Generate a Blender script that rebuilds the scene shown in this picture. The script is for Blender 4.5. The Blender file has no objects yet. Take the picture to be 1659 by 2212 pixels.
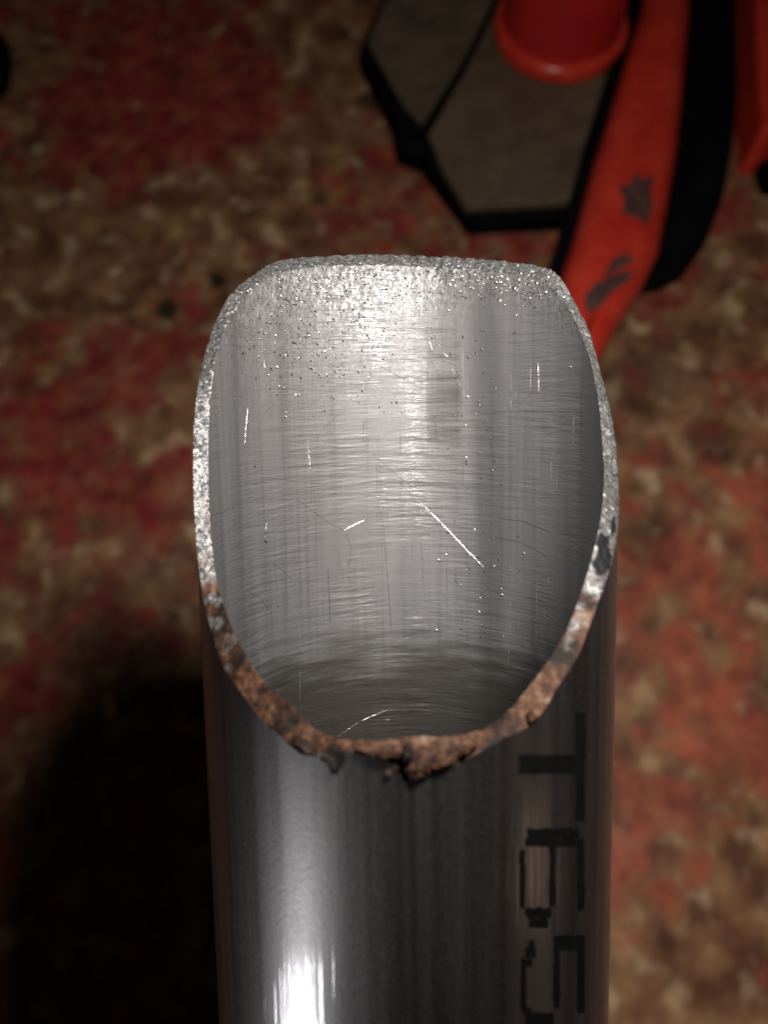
import bpy, bmesh, math, random
from mathutils import Vector, Matrix, noise
random.seed(7)
S = bpy.context.scene
C = S.collection
R = math.radians

# ------------------------------------------------------------------ camera
F, CX, CY = 1800.0, 829.5, 1106.0          # focal length and centre, in 1659 x 2212 picture units
H, PITCH = 0.43, R(20)
cam_d = bpy.data.cameras.new('camera'); cam = bpy.data.objects.new('camera', cam_d); C.objects.link(cam)
cam.matrix_world = Matrix.Translation((0, 0, H)) @ Matrix.Rotation(PITCH, 4, 'X')
CM = cam.matrix_world.copy()
cam_d.sensor_fit = 'VERTICAL'; cam_d.sensor_height = 4.8; cam_d.sensor_width = 3.6
cam_d.lens = 4.8 * F / 2212.0
cam_d.clip_start = 0.005; cam_d.clip_end = 50
cam_d.dof.use_dof = True; cam_d.dof.focus_distance = 0.112; cam_d.dof.aperture_fstop = 2.25
S.camera = cam

# ------------------------------------------------------------------ world, lamps, exposure
W = bpy.data.worlds.new('World'); S.world = W; W.use_nodes = True
W.node_tree.nodes['Background'].inputs[0].default_value = (1.0, 0.86, 0.78, 1)
W.node_tree.nodes['Background'].inputs[1].default_value = 0.006

def lamp(name, kind, cloc, ctarget, power, colour, size, **kw):
    d = bpy.data.lights.new(name, kind); d.energy = power; d.color = colour
    if kind == 'AREA': d.shape = 'DISK'; d.size = size
    else: d.shadow_soft_size = size
    for k, v in kw.items(): setattr(d, k, v)
    o = bpy.data.objects.new(name, d); C.objects.link(o)
    p, t = CM @ Vector(cloc), CM @ Vector(ctarget)
    o.location = p; o.rotation_euler = (t - p).to_track_quat('-Z', 'Y').to_euler()
    return o
lamp('head_lamp', 'AREA', (0.036, 0.067, -0.012), (.03, -.03, -.3), 0.98, (1.0, 0.93, 0.86), 0.030)
lamp('bore_fill', 'SPOT', (-.012, .016, .002), (.003, .012, -.11), 0.75, (1.0, 0.97, 0.95), 0.004, spot_size=R(42), spot_blend=0.7)  # fill spot added beside the camera to brighten the bore
lamp('side_lamp', 'SPOT', (-0.645, -0.675, 0.138), (0.0, -.05, -.085), 12.0, (0.95, 0.97, 1.0), 0.055,
     spot_size=R(11), spot_blend=0.8)
lamp('warm_fill', 'SPOT', (1.05, -.72, .26), (0.01, -.04, -.085), 14.0, (1.0, 0.66, 0.45), 0.40, spot_size=R(10), spot_blend=0.8)  # warm spot added to give the tube's right side a brown band

S.render.engine = 'CYCLES'
S.view_settings.view_transform = 'Standard'; S.view_settings.look = 'None'
S.view_settings.exposure = 0; S.view_settings.gamma = 1

# ------------------------------------------------------------------ helpers
def ray(x, y): return Vector(((x - CX) / F, -(y - CY) / F, -1.0)).normalized()
def at(x, y, h=0.0):
    """world point at height h above the floor seen at picture position x, y"""
    d = CM.to_3x3() @ ray(x, y); t = (h - H) / d.z
    return CM.translation + d * t

def mat(name):
    m = bpy.data.materials.new(name); m.use_nodes = True
    nt = m.node_tree; b = nt.nodes['Principled BSDF']
    return m, nt, b
def nd(nt, t, **kw):
    n = nt.nodes.new(t)
    for k, v in kw.items():
        if k in n.inputs: n.inputs[k].default_value = v
        else: setattr(n, k, v)
    return n
def coords(nt, scale, out='Object'):
    tc = nd(nt, 'ShaderNodeTexCoord'); mp = nd(nt, 'ShaderNodeMapping'); mp.inputs['Scale'].default_value = scale
    nt.links.new(tc.outputs[out], mp.inputs['Vector']); return mp.outputs['Vector']
def nse(nt, vec, scale, detail=4, rough=.55):
    n = nd(nt, 'ShaderNodeTexNoise', Scale=scale, Detail=detail, Roughness=rough)
    nt.links.new(vec, n.inputs['Vector']); return n.outputs['Fac']
def ramp(nt, fac, stops):
    r = nd(nt, 'ShaderNodeValToRGB'); e = r.color_ramp.elements
    while len(e) < len(stops): e.new(.5)
    for q, (p, c) in zip(e, stops):
        q.position = p; q.color = (c if len(c) == 4 else (*c, 1)) if not isinstance(c, (int, float)) else (c, c, c, 1)
    nt.links.new(fac, r.inputs['Fac']); return r.outputs['Color']
def bump(nt, b, hgt, strength, dist, prev=None):
    n = nd(nt, 'ShaderNodeBump', Distance=dist)
    if hasattr(strength, 'is_output'): nt.links.new(strength, n.inputs['Strength'])
    else: n.inputs['Strength'].default_value = strength
    nt.links.new(hgt, n.inputs['Height'])
    if prev: nt.links.new(prev, n.inputs['Normal'])
    nt.links.new(n.outputs['Normal'], b.inputs['Normal']); return n.outputs['Normal']
def mixc(nt, fac, a, b_, mode='MIX'):
    n = nd(nt, 'ShaderNodeMix', data_type='RGBA', blend_type=mode)
    for sock, v in ((n.inputs[0], fac), (n.inputs[6], a), (n.inputs[7], b_)):
        if hasattr(v, 'is_output'): nt.links.new(v, sock)
        else: sock.default_value = v if isinstance(v, (int, float)) else (*v, 1)
    return n.outputs[2]
def math_(nt, op, a, b_=0.0):
    n = nd(nt, 'ShaderNodeMath', operation=op)
    for sock, v in ((n.inputs[0], a), (n.inputs[1], b_)):
        if hasattr(v, 'is_output'): nt.links.new(v, sock)
        else: sock.default_value = v
    return n.outputs[0]

def obj(name, verts, faces, m, parent=None, smooth=True, label=None, cat=None, kind=None, group=None):
    me = bpy.data.meshes.new(name); me.from_pydata([tuple(v) for v in verts], [], faces); me.update()
    if smooth: me.polygons.foreach_set('use_smooth', [True] * len(me.polygons))
    me.materials.append(m)
    o = bpy.data.objects.new(name, me); C.objects.link(o)
    if parent: o.parent = parent
    tag(o, label, cat, kind, group); return o
def tag(o, label=None, cat=None, kind=None, group=None):
    for k, v in (('label', label), ('category', cat), ('kind', kind), ('group', group)):
        if v: o[k] = v
def empty(name, loc, label, cat, group=None):
    o = bpy.data.objects.new(name, None); C.objects.link(o); o.location = loc; o.empty_display_size = .02
    tag(o, label, cat, None, group); return o
def fbm(p, oct=4):
    v, a, s = 0.0, .5, 1.0
    for _ in range(oct): v += a * noise.noise(p * s); a *= .5; s *= 2.03
    return v

# ------------------------------------------------------------------ materials
def floor_mat():
    m, nt, b = mat('worn_painted_concrete')
    at_ = nd(nt, 'ShaderNodeAttribute', attribute_name='wear_and_light')
    v = coords(nt, (1, 1, 1))
    n1 = nse(nt, v, 260, 5, .65)
    col = mixc(nt, .8, at_.outputs['Color'], ramp(nt, n1, [(.3, .8), (.7, 1.2)]), 'MULTIPLY')
    nt.links.new(col, b.inputs['Base Color'])
    b.inputs['Roughness'].default_value = .62
    b.inputs['Specular IOR Level'].default_value = .35
    bump(nt, b, nse(nt, v, 110, 5, .5), .35, .003)
    return m
def facets(nt, scale, amount, squash=(1, 1, 1)):
    """normals tilted at random grain by grain, so that grit glints"""
    v = nd(nt, 'ShaderNodeTexVoronoi', Scale=scale); nt.links.new(coords(nt, squash), v.inputs['Vector'])
    s = nd(nt, 'ShaderNodeVectorMath', operation='SUBTRACT'); s.inputs[1].default_value = (.5, .5, .5); nt.links.new(v.outputs['Color'], s.inputs[0])
    k = nd(nt, 'ShaderNodeVectorMath', operation='SCALE'); nt.links.new(s.outputs[0], k.inputs[0])
    if hasattr(amount, 'is_output'): nt.links.new(amount, k.inputs['Scale'])
    else: k.inputs['Scale'].default_value = amount
    g = nd(nt, 'ShaderNodeNewGeometry'); a = nd(nt, 'ShaderNodeVectorMath', operation='ADD')
    nt.links.new(g.outputs['Normal'], a.inputs[0]); nt.links.new(k.outputs[0], a.inputs[1])
    n = nd(nt, 'ShaderNodeVectorMath', operation='NORMALIZE'); nt.links.new(a.outputs[0], n.inputs[0])
    return n.outputs[0], v.outputs['Color']
def steel_inner():
    m, nt, b = mat('bright_scratched_bore_steel')
    b.inputs['Metallic'].default_value = .5
    ax = nse(nt, coords(nt, (1, 1, .03)), 900, 4, .6)           # draw lines along the bore
    axw = nse(nt, coords(nt, (1, 1, .05)), 160, 2, .5)          # wide draw bands
    ci = nse(nt, coords(nt, (.05, .05, 1)), 1500, 3, .6)        # grinding arcs round the bore
    cw = nse(nt, coords(nt, (1, 1, 1)), 120, 3, .5)
    c1 = ramp(nt, axw, [(.32, .050), (.46, .070), (.56, .075), (.70, .085)])
    c2 = mixc(nt, .55, c1, ramp(nt, ax, [(.28, .62), (.48, 1), (.7, 1.08)]), 'MULTIPLY')
    c3 = mixc(nt, .6, c2, (.97, .95, .98), 'MULTIPLY')
    bore_dark = nd(nt, 'ShaderNodeAttribute', attribute_name='bore_dark').outputs['Fac']      # bore gets darker further down
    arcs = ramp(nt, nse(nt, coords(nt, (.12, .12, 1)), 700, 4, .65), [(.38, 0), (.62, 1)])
    bore_dark_f = math_(nt, 'SUBTRACT', math_(nt, 'MULTIPLY', bore_dark, 1.7), math_(nt, 'MULTIPLY', arcs, .7)); 
    bore_dark_f.node.use_clamp = True
    c3 = mixc(nt, bore_dark_f, c3, (.022, .020, .018))
    nt.links.new(c3, b.inputs['Base Color'])
    rr = math_(nt, 'ADD', math_(nt, 'MULTIPLY', axw, .22), math_(nt, 'ADD', math_(nt, 'MULTIPLY', ax, .10), .43))
    nt.links.new(rr, b.inputs['Roughness'])
    g = nd(nt, 'ShaderNodeAttribute', attribute_name='grit').outputs['Fac']
    g1 = nse(nt, coords(nt, (1, 1, .6)), 2600, 3, .6)
    p0, _ = facets(nt, 2600, math_(nt, 'MULTIPLY', g, .5), (1, 1, .6))
    ci2 = nse(nt, coords(nt, (.09, .09, 1)), 620, 4, .7)
    pm = ramp(nt, nse(nt, coords(nt, (1, 1, .8)), 110, 3, .6), [(.38, .12), (.64, 1)])      # grinding marks come in patches
    p00 = bump(nt, b, ci2, pm, .0004, p0)
    p1 = bump(nt, b, ci, math_(nt, 'MULTIPLY', pm, .35), .00016, p00)
    p2 = bump(nt, b, ax, .22, .00010, p1)
    p3 = bump(nt, b, cw, .25, .0006, p2)
    b.inputs['Coat Weight'].default_value = .25; b.inputs['Coat Roughness'].default_value = .2
    nt.links.new(p3, b.inputs['Coat Normal'])
    bump(nt, b, math_(nt, 'MULTIPLY', g1, g), .6, .0003, p3)
    return m
def steel_outer():
    m, nt, b = mat('dark_drawn_steel')
    b.inputs['Metallic'].default_value = 1
    ax = nse(nt, coords(nt, (1, 1, .02)), 700, 4, .6)
    gr = nse(nt, coords(nt, (1, 1, 1)), 2600, 3, .6)
    cl = nse(nt, coords(nt, (1, 1, .5)), 60, 3, .5)
    c = ramp(nt, ax, [(.3, (.115, .105, .105)), (.7, (.15, .14, .138))])
    c = mixc(nt, .5, c, ramp(nt, cl, [(.35, .6), (.65, 1.15)]), 'MULTIPLY')
    nt.links.new(c, b.inputs['Base Color'])
    rr = math_(nt, 'ADD', math_(nt, 'MULTIPLY', ax, .16), math_(nt, 'ADD', math_(nt, 'MULTIPLY', gr, .18), .235))
    nt.links.new(rr, b.inputs['Roughness'])
    b.inputs['Coat Weight'].default_value = .7; b.inputs['Coat Roughness'].default_value = .085
    pb = bump(nt, b, ax, .05, .00010)
    p = bump(nt, b, ax, .25, .00012)
    p = bump(nt, b, nse(nt, coords(nt, (1, 1, .012)), 2600, 2, .6), .75, .00008, p)
    nt.links.new(p, b.inputs['Coat Normal'])
    bump(nt, b, gr, .35, .00006, pb)
    return m
def rim_mat():
    m, nt, b = mat('ground_and_rusted_edge')
    a = nd(nt, 'ShaderNodeAttribute', attribute_name='rust')
    sep = nd(nt, 'ShaderNodeSeparateColor'); nt.links.new(a.outputs['Color'], sep.inputs[0])
    v = coords(nt, (1, 1, 1))
    n = math_(nt, 'ADD', math_(nt, 'MULTIPLY', nse(nt, v, 900, 4, .65), .5), math_(nt, 'MULTIPLY', nse(nt, v, 190, 3, .6), .5)); n2 = nse(nt, v, 2600, 3, .6)
    rust = ramp(nt, n, [(.40, (.003, .0017, .0012)), (.46, (.012, .005, .0026)), (.52, (.030, .0125, .0060)), (.58, (.052, .027, .0155)), (.65, (.095, .066, .049))])
    bright = ramp(nt, n2, [(.3, .022), (.6, .09)])
    c = mixc(nt, sep.outputs[0], bright, rust)
    c = mixc(nt, sep.outputs[1], c, (.0008, .0008, .001))
    nt.links.new(c, b.inputs['Base Color'])
    keep = math_(nt, 'SUBTRACT', 1.0, math_(nt, 'MAXIMUM', sep.outputs[0], sep.outputs[1]))
    nt.links.new(math_(nt, 'MULTIPLY', keep, .6), b.inputs['Metallic'])
    b.inputs['Specular IOR Level'].default_value = .12
    nt.links.new(math_(nt, 'SUBTRACT', .70, math_(nt, 'MULTIPLY', keep, .32)), b.inputs['Roughness'])
    p0, vc = facets(nt, 2300, math_(nt, 'MULTIPLY', keep, math_(nt, 'MULTIPLY', nse(nt, v, 420, 2, .5), 1.15)))
    p = bump(nt, b, n2, .5, .0003, p0)
    bump(nt, b, n, .25, .0004, p)
    return m
def paint_mat(name, c1, c2, rough=.38, scale=60, bumps=.15):
    m, nt, b = mat(name)
    v = coords(nt, (1, 1, 1))
    nt.links.new(ramp(nt, nse(nt, v, scale, 5, .6), [(.35, c1), (.65, c2)]), b.inputs['Base Color'])
    b.inputs['Roughness'].default_value = rough
    bump(nt, b, nse(nt, v, scale * 5, 4, .6), bumps, .0006)
    return m
M_floor, M_in, M_out, M_rim = floor_mat(), steel_inner(), steel_outer(), rim_mat()
M_red = paint_mat('chipped_red_paint', (.56, .030, .019), (.70, .062, .034), .28, 55)
M_dred = paint_mat('deep_red_paint', (.40, .012, .012), (.50, .018, .016), .45, 40)
M_olive = paint_mat('grimy_olive_steel', (.085, .058, .038), (.15, .105, .068), .6, 45, .3)
M_black = paint_mat('black_rubber_and_shade', (.003, .003, .0035), (.007, .0065, .007), .75, 80, .3)  # also on the black layers that stand in for shade
M_chip = paint_mat('bare_chipped_metal', (.07, .03, .03), (.13, .06, .05), .55, 120, .4)
M_ink = paint_mat('black_marking_ink', (.0012, .0011, .0011), (.002, .0018, .0018), .9, 500, .1)
for M_ in (M_ink, M_black): M_.node_tree.nodes['Principled BSDF'].inputs['Specular IOR Level'].default_value = .03
M_scr = paint_mat('fresh_scratch_metal', (.20, .195, .20), (.32, .31, .32), .3, 800, .2)
M_scr.node_tree.nodes['Principled BSDF'].inputs['Metallic'].default_value = 1
M_groove = paint_mat('dark_groove', (.02, .02, .022), (.06, .06, .06), .6, 800, .2)
M_stone = paint_mat('pale_chip', (.55, .36, .17), (.70, .50, .26), .7, 200, .4)

# ------------------------------------------------------------------ floor (one sheet, fine where it is seen)
def floor():
    xs, ys = [], []
    def axis(lo, hi, step):
        a = []; v = lo
        while v < hi: a.append(v); v += step
        return [lo - 3, lo - 1, lo - .4, lo - .15] + a + [hi, hi + .15, hi + .4, hi + 1, hi + 3]
    xs = axis(-.36, .36, .0022); ys = axis(-.17, .62, .0024)
    verts = [(x, y, 0) for y in ys for x in xs]
    nx = len(xs)
    faces = [(j * nx + i, j * nx + i + 1, (j + 1) * nx + i + 1, (j + 1) * nx + i) for j in range(len(ys) - 1) for i in range(nx - 1)]
    o = obj('floor', verts, faces, M_floor, kind='structure')
    # painted patches (+ red paint left, - bare concrete), x, y, radius, weight in picture units
    B = [(330, 130, 260, .42), (480, 250, 200, .36), (250, 300, 180, .34), (230, 470, 110, .20), (20, 330, 60, .15),
         (80, 120, 110, -.30), (690, 110, 150, -.36), (640, 330, 120, -.30), (760, 260, 100, -.22), (120, 470, 170, -.34),
         (280, 500, 120, -.34), (420, 440, 150, -.26), (120, 600, 160, -.22), (60, 300, 70, -.22), (560, 480, 160, -.20),
         (820, 400, 160, .12), (720, 470, 80, .10), (980, 500, 120, .08),
         (150, 720, 120, .12), (320, 850, 120, -.24), (240, 820, 150, .30), (100, 950, 160, .28), (300, 1050, 160, .24),
         (60, 1150, 130, .16), (330, 1280, 100, -.28), (70, 1380, 150, -.06), (40, 1500, 90, .24), (250, 1420, 130, .06),
         (1450, 1060, 140, -.16), (1480, 760, 90, -.30), (1600, 700, 150, -.24), (1500, 1180, 150, .22), (1400, 1300, 120, .05),
         (1600, 1330, 100, -.18), (1480, 1440, 130, .12), (1380, 1530, 60, -.22), (1560, 1600, 150, .20), (1600, 1560, 130, .22),
         (1400, 1700, 120, .26), (1430, 1830, 60, -.20), (1590, 1870, 110, -.34), (1380, 1950, 90, .18), (1520, 2060, 130, -.24),
         (1600, 2000, 80, .16), (1400, 2140, 130, -.28), (1590, 2130, 90, -.14)]
    BL = []
    for x, y, r, w in B:
        p = at(x, y); q = at(x + r, y); BL.append((p.x, p.y, (q - p).length * .72, w))
    # dark oil spots
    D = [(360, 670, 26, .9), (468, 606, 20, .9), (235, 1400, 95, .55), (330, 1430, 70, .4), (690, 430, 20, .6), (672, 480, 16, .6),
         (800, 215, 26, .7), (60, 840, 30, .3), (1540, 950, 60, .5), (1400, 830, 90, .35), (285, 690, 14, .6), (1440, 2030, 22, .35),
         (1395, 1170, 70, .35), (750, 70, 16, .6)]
    DL = []
    for x, y, r, w in D:
        p = at(x, y); q = at(x + r, y); DL.append((p.x, p.y, (q - p).length, w))
    me = o.data
    ca = me.color_attributes.new('wear_and_light', 'FLOAT_COLOR', 'POINT')
    RED = Vector((.23, .018, .022)); RED2 = Vector((.28, .060, .030)); TAN = Vector((.31, .165, .075)); PALE = Vector((.66, .49, .29)); BRN = Vector((.115, .043, .022))
    buf = []
    for v in me.vertices:
        x, y = v.co.x, v.co.y
        if abs(x) > .45 or y < -.3 or y > .75: buf += [.28, .11, .07, 1]; continue
        p = Vector((x, y, 0))
        base = fbm(p * 26, 5) * .50 + fbm(p * 56 + Vector((5, 3, 1)), 4) * .70
        w = 0
        for bx, by, br, bw in BL:
            d2 = ((x - bx) ** 2 + (y - by) ** 2) / (br * br)
            if d2 < 6: w += bw * math.exp(-d2)
        f = base + w * (1.15 if w < 0 or y > .2 else .8)
        t = max(0, min(1, (f + .06) / .26))
        g = max(0, min(1, fbm(p * 50 + Vector((9, 2, 4)), 4) * 1.7 + .40))
        bare = BRN.lerp(TAN, g); 
        h = max(0, min(1, (fbm(p * 64 + Vector((1, 8, 3)), 4) - .12) * 3.2 + max(0, -w) * .5))
        bare = bare.lerp(PALE, h * .6)
        red = RED.lerp(RED2, max(0, min(1, fbm(p * 80 + Vector((3, 7, 7)), 4) * 1.8 + .35)))
        red = red.lerp(Vector((.48, .115, .062)), .85 * max(0, min(1, (x + .02 - y * .6) * 7)))  # paler, more orange red at lower right, partly painting the stronger light there
        bare = bare * (1 + .35 * max(0, min(1, (x + .02 - y * .6) * 7)))  # bare concrete lightened there too, light put into the colour
        k2 = fbm(p * 100 + Vector((6, 1, 9)), 4)
        t *= max(.25, min(.96, .90 - k2 * 1.15))
        red = red * max(.55, 1 + k2 * .9 + fbm(p * 38 + Vector((2, 2, 5)), 3) * .9)
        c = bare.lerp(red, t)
        # pale lime bloom along the torn edges of the paint
        e = math.exp(-((f + .07) / .035) ** 2) * max(0, fbm(p * 70, 3) * 2 + .1)
        c = c.lerp(PALE, min(.6, e * .5))
        k = 1.0
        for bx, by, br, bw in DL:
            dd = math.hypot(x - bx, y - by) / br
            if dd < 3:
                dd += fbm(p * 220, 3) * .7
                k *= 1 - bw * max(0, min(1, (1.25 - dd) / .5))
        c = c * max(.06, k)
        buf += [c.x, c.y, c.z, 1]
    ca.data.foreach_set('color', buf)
    return o
floor()

# ------------------------------------------------------------------ the tube
RO, RI = .025, .0233
A_c = Vector((.01709661, -.99095924, -.13306948))       # axis, pointing down the tube, in the camera's frame
B_c = Vector((.02366712, .13345273, -.99077255)); DIST = .10041035
E1_c = A_c.cross(-B_c)
if E1_c.x < 0: E1_c = -E1_c
R3 = CM.to_3x3()
axis_w, e1_w = (R3 @ A_c).normalized(), (R3 @ E1_c).normalized()
P_w = CM @ (B_c * DIST)
S_END = (P_w.z - RO * math.sqrt(1 - axis_w.z ** 2)) / (-axis_w.z)       # lower end stands on the floor
tube = empty('steel_tube', P_w + axis_w * S_END, 'round steel tube with slanted, scooped open end showing bright scratched bore', 'tube')
zl = -axis_w; yl = zl.cross(e1_w)
tube.rotation_euler = Matrix((e1_w, yl, zl)).transposed().to_euler()
TM = Matrix.Translation(P_w + axis_w * S_END) @ Matrix((e1_w, yl, zl)).transposed().to_4x4()
TMI = TM.inverted()
def tp(th, s, r): return Vector((r * math.sin(th), -r * math.cos(th), S_END - s))
def bore(x, y, r=RI, far=True):
    """angle and distance along the tube of the point of the bore at a picture position"""
    v = ray(x, y); P = B_c * DIST
    vp = v - v.dot(A_c) * A_c
    a, b, c = vp.dot(vp), -2 * vp.dot(P), P.dot(P) - r * r
    t = (-b + (1 if far else -1) * math.sqrt(max(0, b * b - 4 * a * c))) / (2 * a)
    q = v * t; s = q.dot(A_c); w = q - P - s * A_c
    return math.atan2(w.dot(E1_c), w.dot(-B_c)), s

PO = [(-180, -20.95), (-169, -21), (-153, -20.5), (-140, -19.7), (-134, -18.9), (-125, -16.6), (-115, -13.8), (-107, -10), (-99, -5.7), (-90, -.3), (-82, 6), (-75, 12.5),
      (-68, 19.0), (-59, 23.9), (-51, 27.7), (-43, 29.8), (-37, 31.6), (-31, 32.9), (-27, 34.0), (-23, 34.3), (-18, 33.4), (-11, 33.5), (-4, 34.2), (-1, 35.9),
      (3, 35.6), (7, 35), (14, 34), (22, 32.6), (28, 32.0), (31, 31.2), (36.4, 28.8), (44, 26), (50, 22.8), (56, 20), (64, 17.4), (72, 14.2), (79, 11.4), (85, 7.6),
      (92.4, 2.4), (101, -2.6), (108, -7.7), (116, -11.9), (122, -15.2), (128, -17.1), (143, -18.8), (160, -20.1), (180, -20.95)]
PI_ = [(-180, -19.1), (-168, -19.2), (-150, -18.7), (-136, -17.6), (-124, -15.4), (-113, -11.9), (-101, -7), (-93, -2.2), (-85, 4), (-77, 11.5),
       (-68, 18.6), (-58.7, 22.1), (-50.4, 25.2), (-40.7, 28.2), (-35, 29.4), (-29.3, 30.4), (-23.4, 32.3), (-15.7, 32.9), (-7, 32.8), (3.4, 32.3), (9.2, 32.5), (15.6, 32.3), (19.6, 31.9),
       (26.2, 30.4), (31.5, 28.5), (39.4, 25.9), (45.9, 23.4), (52.1, 20.3), (60, 16.6), (68, 13.2), (76, 9.8), (84.7, 5.6), (91, 1.0), (97.8, -3.2), (106, -7.6), (117, -12.4), (126, -15.0), (140, -16.8),
       (158, -18.1), (180, -19.1)]
def prof(tab, deg):
    for i in range(len(tab) - 1):
        if tab[i][0] <= deg <= tab[i + 1][0]:
            p0, p1, p2, p3 = tab[max(0, i - 1)], tab[i], tab[i + 1], tab[min(len(tab) - 1, i + 2)]
            u = (deg - p1[0]) / (p2[0] - p1[0])
            m1 = (p2[1] - p0[1]) / max(1e-6, p2[0] - p0[0]) * (p2[0] - p1[0])
            m2 = (p3[1] - p1[1]) / max(1e-6, p3[0] - p1[0]) * (p2[0] - p1[0])
            return (2*u**3 - 3*u**2 + 1) * p1[1] + (u**3 - 2*u**2 + u) * m1 + (-2*u**3 + 3*u**2) * p2[1] + (u**3 - u**2) * m2
    return tab[-1][1]
NT = 1440
ths = [-math.pi + 2 * math.pi * i / NT for i in range(NT)]
so, si = [], []
for th in ths:
    d = math.degrees(th); n = Vector((math.cos(th), math.sin(th), 0))
    rough = .8 if abs(d) > 62 else .5
    so.append((prof(PO, d) + (fbm(n * 22, 4) * .55 + noise.noise(n * 140) * .10) * rough) * .001)
    si.append((prof(PI_, d) + (fbm(n * 26 + Vector((4, 4, 4)), 4) * .55 + noise.noise(n * 120 + Vector((2, 2, 2))) * .14) * rough) * .001)
def wall(name, r, cut, m, flip):
    fr = [0, .0003, .0006, .001, .0016, .0024, .0034, .0046, .006, .008, .01, .0125, .015, .0175, .02, .0225, .025, .0275, .03, .0325, .035, .0375, .04, .0425, .045,
          .0475, .05, .0525, .055, .0575, .06, .065, .07, .08, .1, .2, 9]
    verts, faces = [], []
    for k in fr:
        for th, c in zip(ths, cut): verts.append(tp(th, min(S_END, c + k), r))
    for j in range(len(fr) - 1):
        for i in range(NT):
            a, b = j * NT + i, j * NT + (i + 1) % NT
            q = (a, b, b + NT, a + NT); faces.append(q[::-1] if not flip else q)
    return obj(name, verts, faces, m, tube)
wall('outer_wall', RO, so, M_out, True)
bw = wall('bore_wall', RI, si, M_in, False)
ga = bw.data.attributes.new('grit', 'FLOAT', 'POINT'); gb = []
for i, v in enumerate(bw.data.vertices):
    k = i % NT; d = math.degrees(ths[k]); dist = (S_END - v.co.z - si[k]) * 1000
    g = max(0, min(1, (abs(d) - 95) / 25)) * math.exp(-dist / 2.2)
    g += .75 * max(0, min(1, (-95 - d) / 20)) * math.exp(-dist / 9) if d < 0 else .35 * max(0, min(1, (d - 150) / 20)) * math.exp(-dist / 6)
    gb.append(min(1, g))
ga.data.foreach_set('value', gb)
S_DARK = bore(850, 1425)[1]
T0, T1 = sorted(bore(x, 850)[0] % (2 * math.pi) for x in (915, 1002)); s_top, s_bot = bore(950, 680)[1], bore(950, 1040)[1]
ra = bw.data.attributes.new('bore_dark', 'FLOAT', 'POINT')
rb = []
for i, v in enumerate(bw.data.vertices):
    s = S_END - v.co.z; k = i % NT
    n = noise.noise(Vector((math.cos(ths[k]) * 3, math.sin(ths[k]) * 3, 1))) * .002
    r0 = max(0, min(1, (s + n - S_DARK + .008) / .013))
    # a darker strip right of the middle
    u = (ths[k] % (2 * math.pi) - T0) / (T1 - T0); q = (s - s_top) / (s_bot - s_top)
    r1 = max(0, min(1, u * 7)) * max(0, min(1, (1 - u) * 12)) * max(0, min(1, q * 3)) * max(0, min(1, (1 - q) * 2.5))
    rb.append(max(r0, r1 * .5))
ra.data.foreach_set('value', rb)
# lower end ring
ring = [tp(th, S_END, r) for r in (RO, RI) for th in ths[::8]]; n8 = NT // 8
obj('lower_end', ring, [(i, (i + 1) % n8, n8 + (i + 1) % n8, n8 + i) for i in range(n8)], M_out, tube)
# the cut face: granular, ground bright on the far side, rusty on the near side
NW = 16
verts, faces, rust = [], [], []
for j in range(NW + 1):
    w = j / NW
    for i, th in enumerate(ths):
        d = math.degrees(th); r = RO + (RI - RO) * w; s = so[i] + (si[i] - so[i]) * w
        edge = 1 - abs(2 * w - 1) ** 4                      # keeps both edges welded to the walls
        near = max(0, min(1, (62 - abs(d + 3)) / 6))
        p = tp(th, s, r)
        g = noise.noise(p * 2100) * .6 + noise.noise(p * 900 + Vector((3, 1, 2))) * .7 + noise.noise(p * 5000) * .25
        lump = edge * (.00010 + g * (.00024 - .00010 * near))
        p = p + Vector((0, 0, 1)) * lump * .8 + Vector((math.sin(th), -math.cos(th), 0)) * lump * .5 * (1 if w < .5 else -.3)
        verts.append(p)
        nz = fbm(p * 500, 3)
        lim_r, lim_l = 55 + nz * 40, -62 + nz * 40
        rv = max(0, min(1, (lim_r - d) / 13 + .5)) * max(0, min(1, (d - lim_l) / 13 + .5))
        # ink blob left on the right flank where the rust begins
        bl = math.hypot((d - 62) / 5.5, (w - .45) / .42) + nz * 1.3
        bk = max(0, min(1, (1.0 - bl) / .15))
        bl2 = math.hypot((d - 70) / 3.0, (w - .30) / .22) + nz * 1.4
        bk = max(bk, max(0, min(1, (.9 - bl2) / .15)))
        rust.append((rv, bk))
for j in range(NW):
    for i in range(NT):
        a, b = j * NT + i, j * NT + (i + 1) % NT
        faces.append((a, a + NT, b + NT, b))
rim = obj('cut_edge', verts, faces, M_rim, tube, label='rough cut edge, bright metal above and rusty below')
ca = rim.data.color_attributes.new('rust', 'FLOAT_COLOR', 'POINT')
ca.data.foreach_set('color', [q for r_, b_ in rust for q in (r_, b_, 0, 1)])

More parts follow.
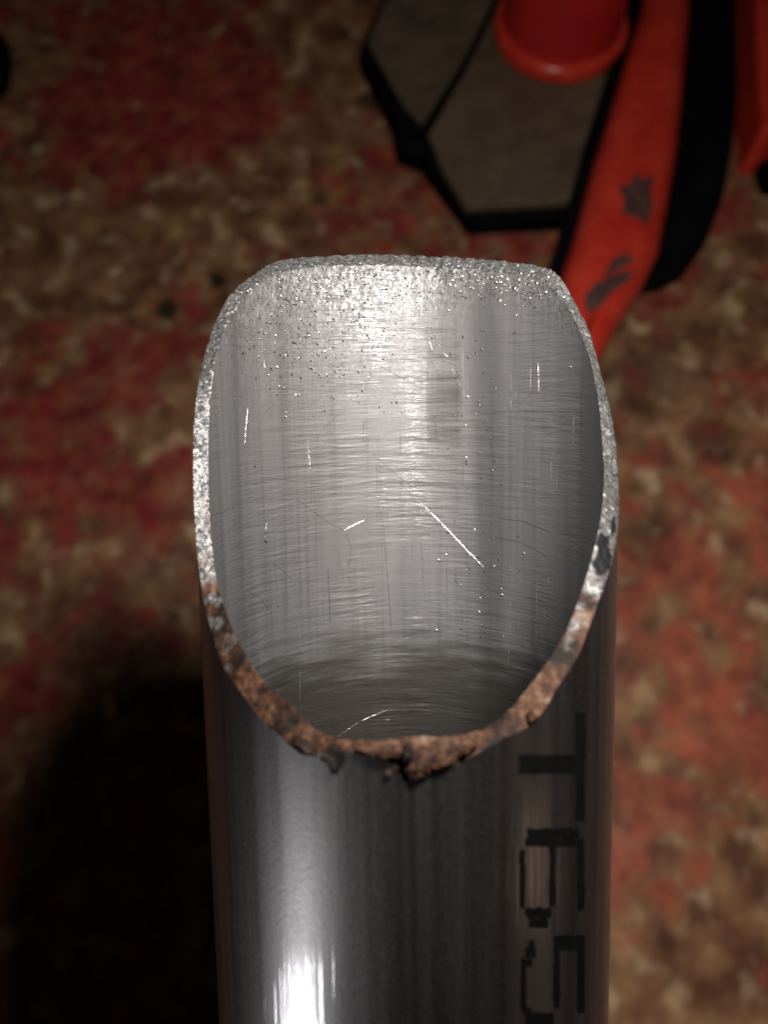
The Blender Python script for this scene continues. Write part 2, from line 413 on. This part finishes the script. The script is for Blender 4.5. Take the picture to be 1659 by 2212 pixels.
# torn burrs of slag hanging at the lowest point of the cut
def lump(name, c, axes, m, parent, seed, amp=.35, freq=1.6):
    bm = bmesh.new(); bmesh.ops.create_icosphere(bm, subdivisions=4, radius=1)
    for v in bm.verts:
        n = fbm(v.co * freq + Vector((seed, seed * 2, 1)), 4)
        q = v.co * (1 + n * amp * 2)
        v.co = Vector(c) + axes[0] * q.x + axes[1] * q.y + axes[2] * q.z
    vs = [v.co.copy() for v in bm.verts]; fs = [[v.index for v in f.verts] for f in bm.faces]; bm.free()
    return obj(name, vs, fs, m, parent)
def burr(x, y, w, h, rot, seed, dep=.0006, out=.0002, black=0):
    th, s = bore(x, y, RO, False)
    n = Vector((math.sin(th), -math.cos(th), 0)); t = Vector((math.cos(th), math.sin(th), 0)); z = Vector((0, 0, 1))
    k = .068 / F; ca_, sa = math.cos(rot), math.sin(rot)
    o = lump('burr', tp(th, s, RO) + n * out, ((t * ca_ + z * sa) * w * k, (z * ca_ - t * sa) * h * k, n * dep), M_rim, tube, seed)
    c_ = o.data.color_attributes.new('rust', 'FLOAT_COLOR', 'POINT')
    c_.data.foreach_set('color', [1, black, 0, 1] * len(o.data.vertices))
burr(655, 1612, 38, 17, -.35, 1, .0007, .0, .72)
burr(722, 1652, 11, 24, .25, 2, .0006, .0003, .86)
burr(705, 1632, 14, 12, .1, 3, .0006, .0002, .8)
burr(830, 1622, 40, 17, .1, 4, .0007, .0002, .15)
burr(790, 1618, 26, 12, -.2, 5, .0006, .0001, .2)
burr(905, 1655, 34, 24, .3, 6, .0008, .0003, .1)
burr(960, 1636, 44, 20, .4, 7, .0007, .0002, 0)
burr(1005, 1615, 30, 16, .4, 8, .0006, .0001, .05)
burr(880, 1625, 14, 22, .1, 9, .0009, .0002, .85)
burr(840, 1668, 10, 8, 0, 10, .0005, .0002, .6)
burr(1150, 1545, 20, 12, .9, 11, .0006, .0000, 0)

# ridges and grooves scored into the bore
def score(name, pts, width, m, r=RI, far=True, lift=.00003, side=-1):
    q = [bore(x, y, r, far) for x, y in pts]
    if far: q = [(t % (2 * math.pi), s) for t, s in q]
    # resample
    out = []
    for (t0, s0), (t1, s1) in zip(q, q[1:]):
        for k in range(8): u = k / 8; out.append((t0 + (t1 - t0) * u, s0 + (s1 - s0) * u))
    out.append(q[-1]); n = len(out)
    verts, faces = [], []
    for i, (t, s) in enumerate(out):
        t0, s0 = out[max(0, i - 1)]; t1, s1 = out[min(n - 1, i + 1)]
        dx, dy = (t1 - t0) * r, s1 - s0; L = math.hypot(dx, dy) or 1
        wv = width * (.35 + .65 * math.sin(math.pi * min(1, max(0, (i + .4) / n)))) * (.7 + .6 * random.random()) * .5
        nx, ny = -dy / L * wv, dx / L * wv
        verts += [tp(t + nx / r, s + ny, r + side * lift * .3), tp(t, s, r + side * lift * 1.6), tp(t - nx / r, s - ny, r + side * lift * .3)]
    for i in range(n - 1):
        for k in (0, 1): faces.append((i * 3 + k, i * 3 + k + 1, i * 3 + k + 4, i * 3 + k + 3))
    return obj(name, verts, faces, m, tube, smooth=False)
for pts, w in [([(862, 1042), (915, 1092), (965, 1142), (1010, 1190), (1046, 1226)], .00022), ([(905, 1098), (950, 1128), (985, 1160)], .00010),
               ([(922, 714), (929, 742), (938, 767)], .00020), ([(932, 716), (955, 755), (978, 800), (1008, 860)], .00013),
               ([(925, 760), (935, 785), (946, 806), (967, 830)], .00012), ([(640, 1078), (680, 1108), (715, 1132), (745, 1146)], .00011),
               ([(742, 1146), (765, 1134), (792, 1122)], .00030), ([(665, 950), (668, 985), (671, 1018)], .00022), ([(708, 1225), (711, 1290), (713, 1352)], .00024),
               ([(745, 1150), (760, 1185), (752, 1225), (735, 1260)], .00010), ([(728, 1592), (775, 1560), (830, 1536), (885, 1522)], .00012),
               ([(570, 1030), (640, 1040), (700, 1046)], .00010), ([(805, 980), (850, 1020), (890, 1052)], .00010), ([(535, 880), (530, 930), (528, 960)], .00016),
               ([(575, 1130), (572, 1170)], .00026), ([(820, 790), (860, 812), (905, 836)], .00012), ([(690, 935), (720, 905), (750, 885)], .00010),
               ([(840, 1390), (880, 1370), (930, 1362)], .00012), ([(1080, 1120), (1130, 1126), (1190, 1150)], .00009), ([(1060, 1160), (1120, 1170), (1180, 1200)], .00009),
               ([(1100, 1440), (1140, 1446), (1180, 1460)], .00016), ([(1105, 1425), (1150, 1432)], .00012)]:
    score('scratch', pts, w * .6, M_scr)
rs = random.Random(3)
for _ in range(70):
    x, y = rs.uniform(500, 1220), rs.uniform(680, 1340)
    if rs.random() < .55: pts = [(x, y), (x + rs.uniform(-2, 2), y + rs.uniform(15, 70))]
    else:
        dx, dy, bw_ = rs.uniform(-55, 55), rs.uniform(8, 45), rs.uniform(-8, 8)
        pts = [(x, y), (x + dx * .5 + bw_, y + dy * .5 - bw_), (x + dx, y + dy)]
    score('scratch', pts, rs.uniform(.00003, .00006), M_scr if rs.random() < .7 else M_groove)
for pts, w in [([(828, 1130), (833, 1200), (840, 1285), (846, 1372)], .00014), ([(643, 1240), (646, 1330), (648, 1420), (648, 1520)], .00012),
               ([(1106, 1240), (1102, 1330), (1098, 1440)], .00009), ([(912, 1200), (915, 1280)], .00008), ([(1160, 1260), (1158, 1400)], .00007),
               ([(998, 700), (1000, 850), (996, 960)], .00016), ([(1240, 900), (1238, 960)], .00012), ([(965, 1180), (966, 1330)], .00009), ([(672, 1260), (674, 1380)], .00010)]:
    score('groove', pts, w, M_groove)

# stencilled characters, drawn round the tube with their tops to the right
def ink(parent, x0, y0, x1, y1, jag=1.8):
    """one inked stroke as a patch following the outer wall"""
    nu, nv = 10, 10; verts, faces = [], []
    for j in range(nv + 1):
        for i in range(nu + 1):
            u, v = i / nu, j / nv
            x, y = x0 + (x1 - x0) * u, y0 + (y1 - y0) * v
            if i in (0, nu): x += random.uniform(-jag, jag)
            if j in (0, nv): y += random.uniform(-jag, jag)
            th, s = bore(x, y, RO + .00004, False); verts.append(tp(th, s, RO + .00004))
    for j in range(nv):
        for i in range(nu):
            a = j * (nu + 1) + i; faces.append((a, a + 1, a + nu + 2, a + nu + 1))
    return verts, faces
def letter(strokes):
    V, Fc = [], []
    for st in strokes:
        v, f_ = ink(None, *st); k = len(V); V += v; Fc += [tuple(q + k for q in ff) for ff in f_]
    return obj('inked_letter', V, Fc, M_ink, tube)
def zp(x, y): return ((1000 + x * .5618) / 1.1645, (1750 + y * .5618) / 1.1645)
def zs(*r):
    a, b = zp(r[0], r[1]), zp(r[2], r[3]); return (a[0], a[1], b[0], b[1])
letter([zs(545, 264, 812, 350), zs(800, 75, 842, 560)])
letter([zs(582, 594, 812, 640), zs(572, 640, 800, 676), zs(547, 690, 574, 950), zs(682, 660, 708, 945), zs(572, 950, 690, 995), zs(590, 998, 676, 1040), zs(806, 640, 840, 960)])
letter([zs(586, 1095, 614, 1130), zs(574, 1130, 622, 1172), zs(552, 1176, 580, 1400), zs(580, 1176, 604, 1212), zs(700, 1140, 730, 1400), zs(700, 1072, 840, 1140),
        zs(806, 1140, 840, 1420), zs(556, 1396, 600, 1425), zs(572, 1420, 700, 1475)])

# filings and grinding grit lying in the bore
V, Fc = [], []
def flake(x, y, size):
    th, s = bore(x, y)
    p = tp(th, s, RI - .00006 - random.random() * .00008)
    n = -Vector((math.sin(th), -math.cos(th), 0))
    n = (n + Vector((random.gauss(0, .45), random.gauss(0, .45), random.gauss(0, .45)))).normalized()
    t = n.orthogonal().normalized(); b = n.cross(t); a0 = random.random() * 6.28; k = len(V)
    for i in range(5):
        a = a0 + i * 1.2566 + random.uniform(-.3, .3); rr = size * random.uniform(.5, 1.2)
        V.append(p + t * math.cos(a) * rr * .6 + b * math.sin(a) * rr)
    V.append(p + n * size * .5)
    for i in range(5): Fc.append((k + i, k + (i + 1) % 5, k + 5))
def inside(x, y): return 470 < x < 1270 and 575 < y < 1600
for _ in range(430):
    x, y = random.gauss(650, 105), random.gauss(720, 85)
    if inside(x, y) and (x > 500 + (900 - y) * .1): flake(x, y, random.uniform(.00007, .00028))
for _ in range(420):
    x = random.uniform(600, 1190); y = random.triangular(572, 680, 585) + abs(x - 850) * .05
    flake(x, y, random.uniform(.00008, .00026))
for _ in range(110):
    u = random.random(); x = random.gauss(1010 + 40 * u, 45); y = 720 + 640 * u + random.gauss(0, 40)
    if inside(x, y): flake(x, y, random.uniform(.00007, .00028))
for _ in range(60):
    x, y = random.uniform(480, 1240), random.uniform(700, 1350)
    if inside(x, y) and bore(x, y)[1] < .02: flake(x, y, random.uniform(.00005, .00014))
for x, y in ((600, 1307), (409, 936), (572, 1168), (1012, 772), (968, 1150), (950, 1210)): 
    if x > 450: flake(x, y, .00034)
me_f = obj('metal_filings', [TM @ v for v in V], Fc, M_scr, smooth=False, label='bright metal filings and grit scattered over the tube bore', cat='filings', kind='stuff')

# ------------------------------------------------------------------ things on the floor behind
def prism(name, poly, h0, h1, m, parent=None, bev=.002, seg=3, ref=None, **kw):
    """upright block with a traced plan; the plan is measured at height ref"""
    ref = h1 if ref is None else ref
    pts = [at(x, y, ref) for x, y in poly]
    org = parent.location if parent else Vector((sum(p.x for p in pts) / len(pts), sum(p.y for p in pts) / len(pts), h0))
    bm = bmesh.new()
    vs = [bm.verts.new((p.x - org.x, p.y - org.y, h0 - org.z)) for p in pts]
    f = bm.faces.new(vs); r = bmesh.ops.extrude_face_region(bm, geom=[f])
    for e in r['geom']:
        if isinstance(e, bmesh.types.BMVert): e.co.z = h1 - org.z
    bmesh.ops.recalc_face_normals(bm, faces=bm.faces)
    if bev:
        top = [e for e in bm.edges if all(abs(v.co.z - (h1 - org.z)) < 1e-6 for v in e.verts)]
        bmesh.ops.bevel(bm, geom=top, offset=bev, segments=seg, profile=.5, affect='EDGES')
    me = bpy.data.meshes.new(name); bm.to_mesh(me); bm.free(); me.materials.append(m)
    o = bpy.data.objects.new(name, me); C.objects.link(o)
    if parent: o.parent = parent
    else: o.location = org
    tag(o, **kw); return o
def lathe(name, prof_, c, m, parent, n=96):
    V, Fc = [], []
    for r, z in prof_:
        for i in range(n): a = 2 * math.pi * i / n; V.append((c[0] + r * math.cos(a), c[1] + r * math.sin(a), z))
    for j in range(len(prof_) - 1):
        for i in range(n): Fc.append((j * n + i, j * n + (i + 1) % n, (j + 1) * n + (i + 1) % n, (j + 1) * n + i))
    return obj(name, V, Fc, m, parent)

c0 = at(1220, 30, .02)
stand = empty('jack_stand', (c0.x, c0.y, 0), 'red round pillar on an angular grey-brown base plate with black edges', 'jack')
prism('black_foot', [(776, 110), (800, 50), (835, -30), (900, -210), (1420, -210), (1420, 440), (1217, 462), (1016, 472), (960, 400), (912, 335), (856, 312), (844, 246)],
      0, .016, M_black, stand, .002)  # black base layer, showing as a dark edge round the plates
prism('side_plate', [(795, 92), (828, 12), (870, -70), (930, -200), (1140, -200), (1062, 5), (1000, 130), (912, 268), (872, 226)], .0162, .0185, M_olive, stand, .0007)
prism('front_plate', [(926, 290), (1010, 145), (1075, 12), (1155, -200), (1415, -200), (1410, 415), (1223, 433), (1009, 446), (958, 366)], .0162, .0215, M_olive, stand, .0007)
k = at(1208, 72, .024); cl = (k.x - c0.x, k.y - c0.y)
lathe('flange', [(0.0, .0216), (.040, .0216), (.0425, .0225), (.0435, .0245), (.0435, .031), (.042, .0335), (.0395, .0345), (.034, .0348)], cl, M_red, stand)
lathe('pillar', [(.0385, .0346), (.0375, .042), (.0365, .10), (.0355, .106), (.032, .108), (0.0, .108)], cl, M_dred, stand)

b0 = at(1360, 300, 0)
bar = empty('lever_bar', (b0.x, b0.y, 0), 'chipped red painted steel bar tapering down behind the tube rim', 'bar')
red_poly = [(1420, -150), (1395, 0), (1342, 170), (1292, 330), (1252, 480), (1222, 570), (1190, 660), (1215, 760), (1288, 800), (1310, 750), (1352, 668), (1402, 592), (1436, 520), (1456, 420), (1476, 300), (1491, 150), (1502, 0), (1512, -150)]
prism('painted_face', red_poly, .022, .046, M_red, bar, .014, 9)
prism('shade_side', [(1382, -150), (1362, 0), (1308, 170), (1258, 330), (1218, 480), (1192, 560), (1180, 660), (1205, 740), (1290, 760), (1340, 660), (1400, 570), (1432, 500), (1470, 300), (1490, 0), (1500, -150)], 0, .0298, M_black, bar, .002)  # black layer stands in for the shadow left of the bar
def patch(poly, h):
    pts = [at(x, y, h) for x, y in poly]; n = len(pts)
    c = sum(pts, Vector()) / n
    V = [p - bar.location for p in pts] + [c + Vector((0, 0, .0003)) - bar.location] + [p - bar.location - Vector((0, 0, .001)) for p in pts]
    Fc = [(i, (i + 1) % n, n) for i in range(n)] + [(i, n + 1 + i, n + 1 + (i + 1) % n, (i + 1) % n) for i in range(n)]
    return obj('paint_chip', V, Fc, M_chip, bar, smooth=False)
patch([(1372, 372), (1390, 388), (1415, 378), (1405, 410), (1412, 440), (1398, 492), (1378, 470), (1345, 462), (1350, 430), (1334, 396), (1358, 402)], .0462)
patch([(1325, 560), (1352, 545), (1372, 560), (1350, 575), (1322, 590), (1300, 600)], .0462)
patch([(1262, 640), (1285, 612), (1330, 590), (1372, 582), (1362, 604), (1325, 628), (1300, 660), (1268, 680)], .0462)

prism('shade_strip', [(1470, -150), (1478, 0), (1468, 150), (1452, 300), (1432, 430), (1410, 520), (1378, 600), (1385, 622), (1425, 618), (1478, 590), (1530, 520), (1568, 420), (1590, 300), (1602, 150), (1610, 0), (1614, -150)],  # flat black strip modelled in place of the shade right of the bar
      0, .007, M_black, None, .004, 4, label='flat black strip standing in for shade beside the chipped red bar', cat='shade')
br = prism('red_bracket', [(1630, -150), (1636, 0), (1642, 160), (1652, 270), (1672, 275), (1740, 260), (1760, 0), (1760, -150)], 0, .040, M_red, None, .004, 4,
      label='red painted block at the right picture edge beyond the black shade strip', cat='bracket')
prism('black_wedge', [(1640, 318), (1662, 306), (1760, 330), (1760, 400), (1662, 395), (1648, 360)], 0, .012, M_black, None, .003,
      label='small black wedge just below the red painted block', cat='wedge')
prism('rubber_cap', [(-60, 60), (-20, 52), (2, 66), (9, 95), (9, 130), (1, 165), (-20, 182), (-60, 175), (-80, 120)], 0, .012, M_black, None, .004, 4,
      label='dark rubber cap at the left picture edge on the painted floor', cat='cap')
p = at(235, 1530)
lump('wood_chip', (0, 0, 0), (Vector((.0034, .001, 0)), Vector((-.0016, .0052, 0)), Vector((0, 0, .0018))), M_stone, None, 21, .25)
o = bpy.data.objects['wood_chip']; o.location = (p.x, p.y, .0016)
tag(o, 'tiny pale yellow chip lying on the dark floor left of the tube', 'chip')
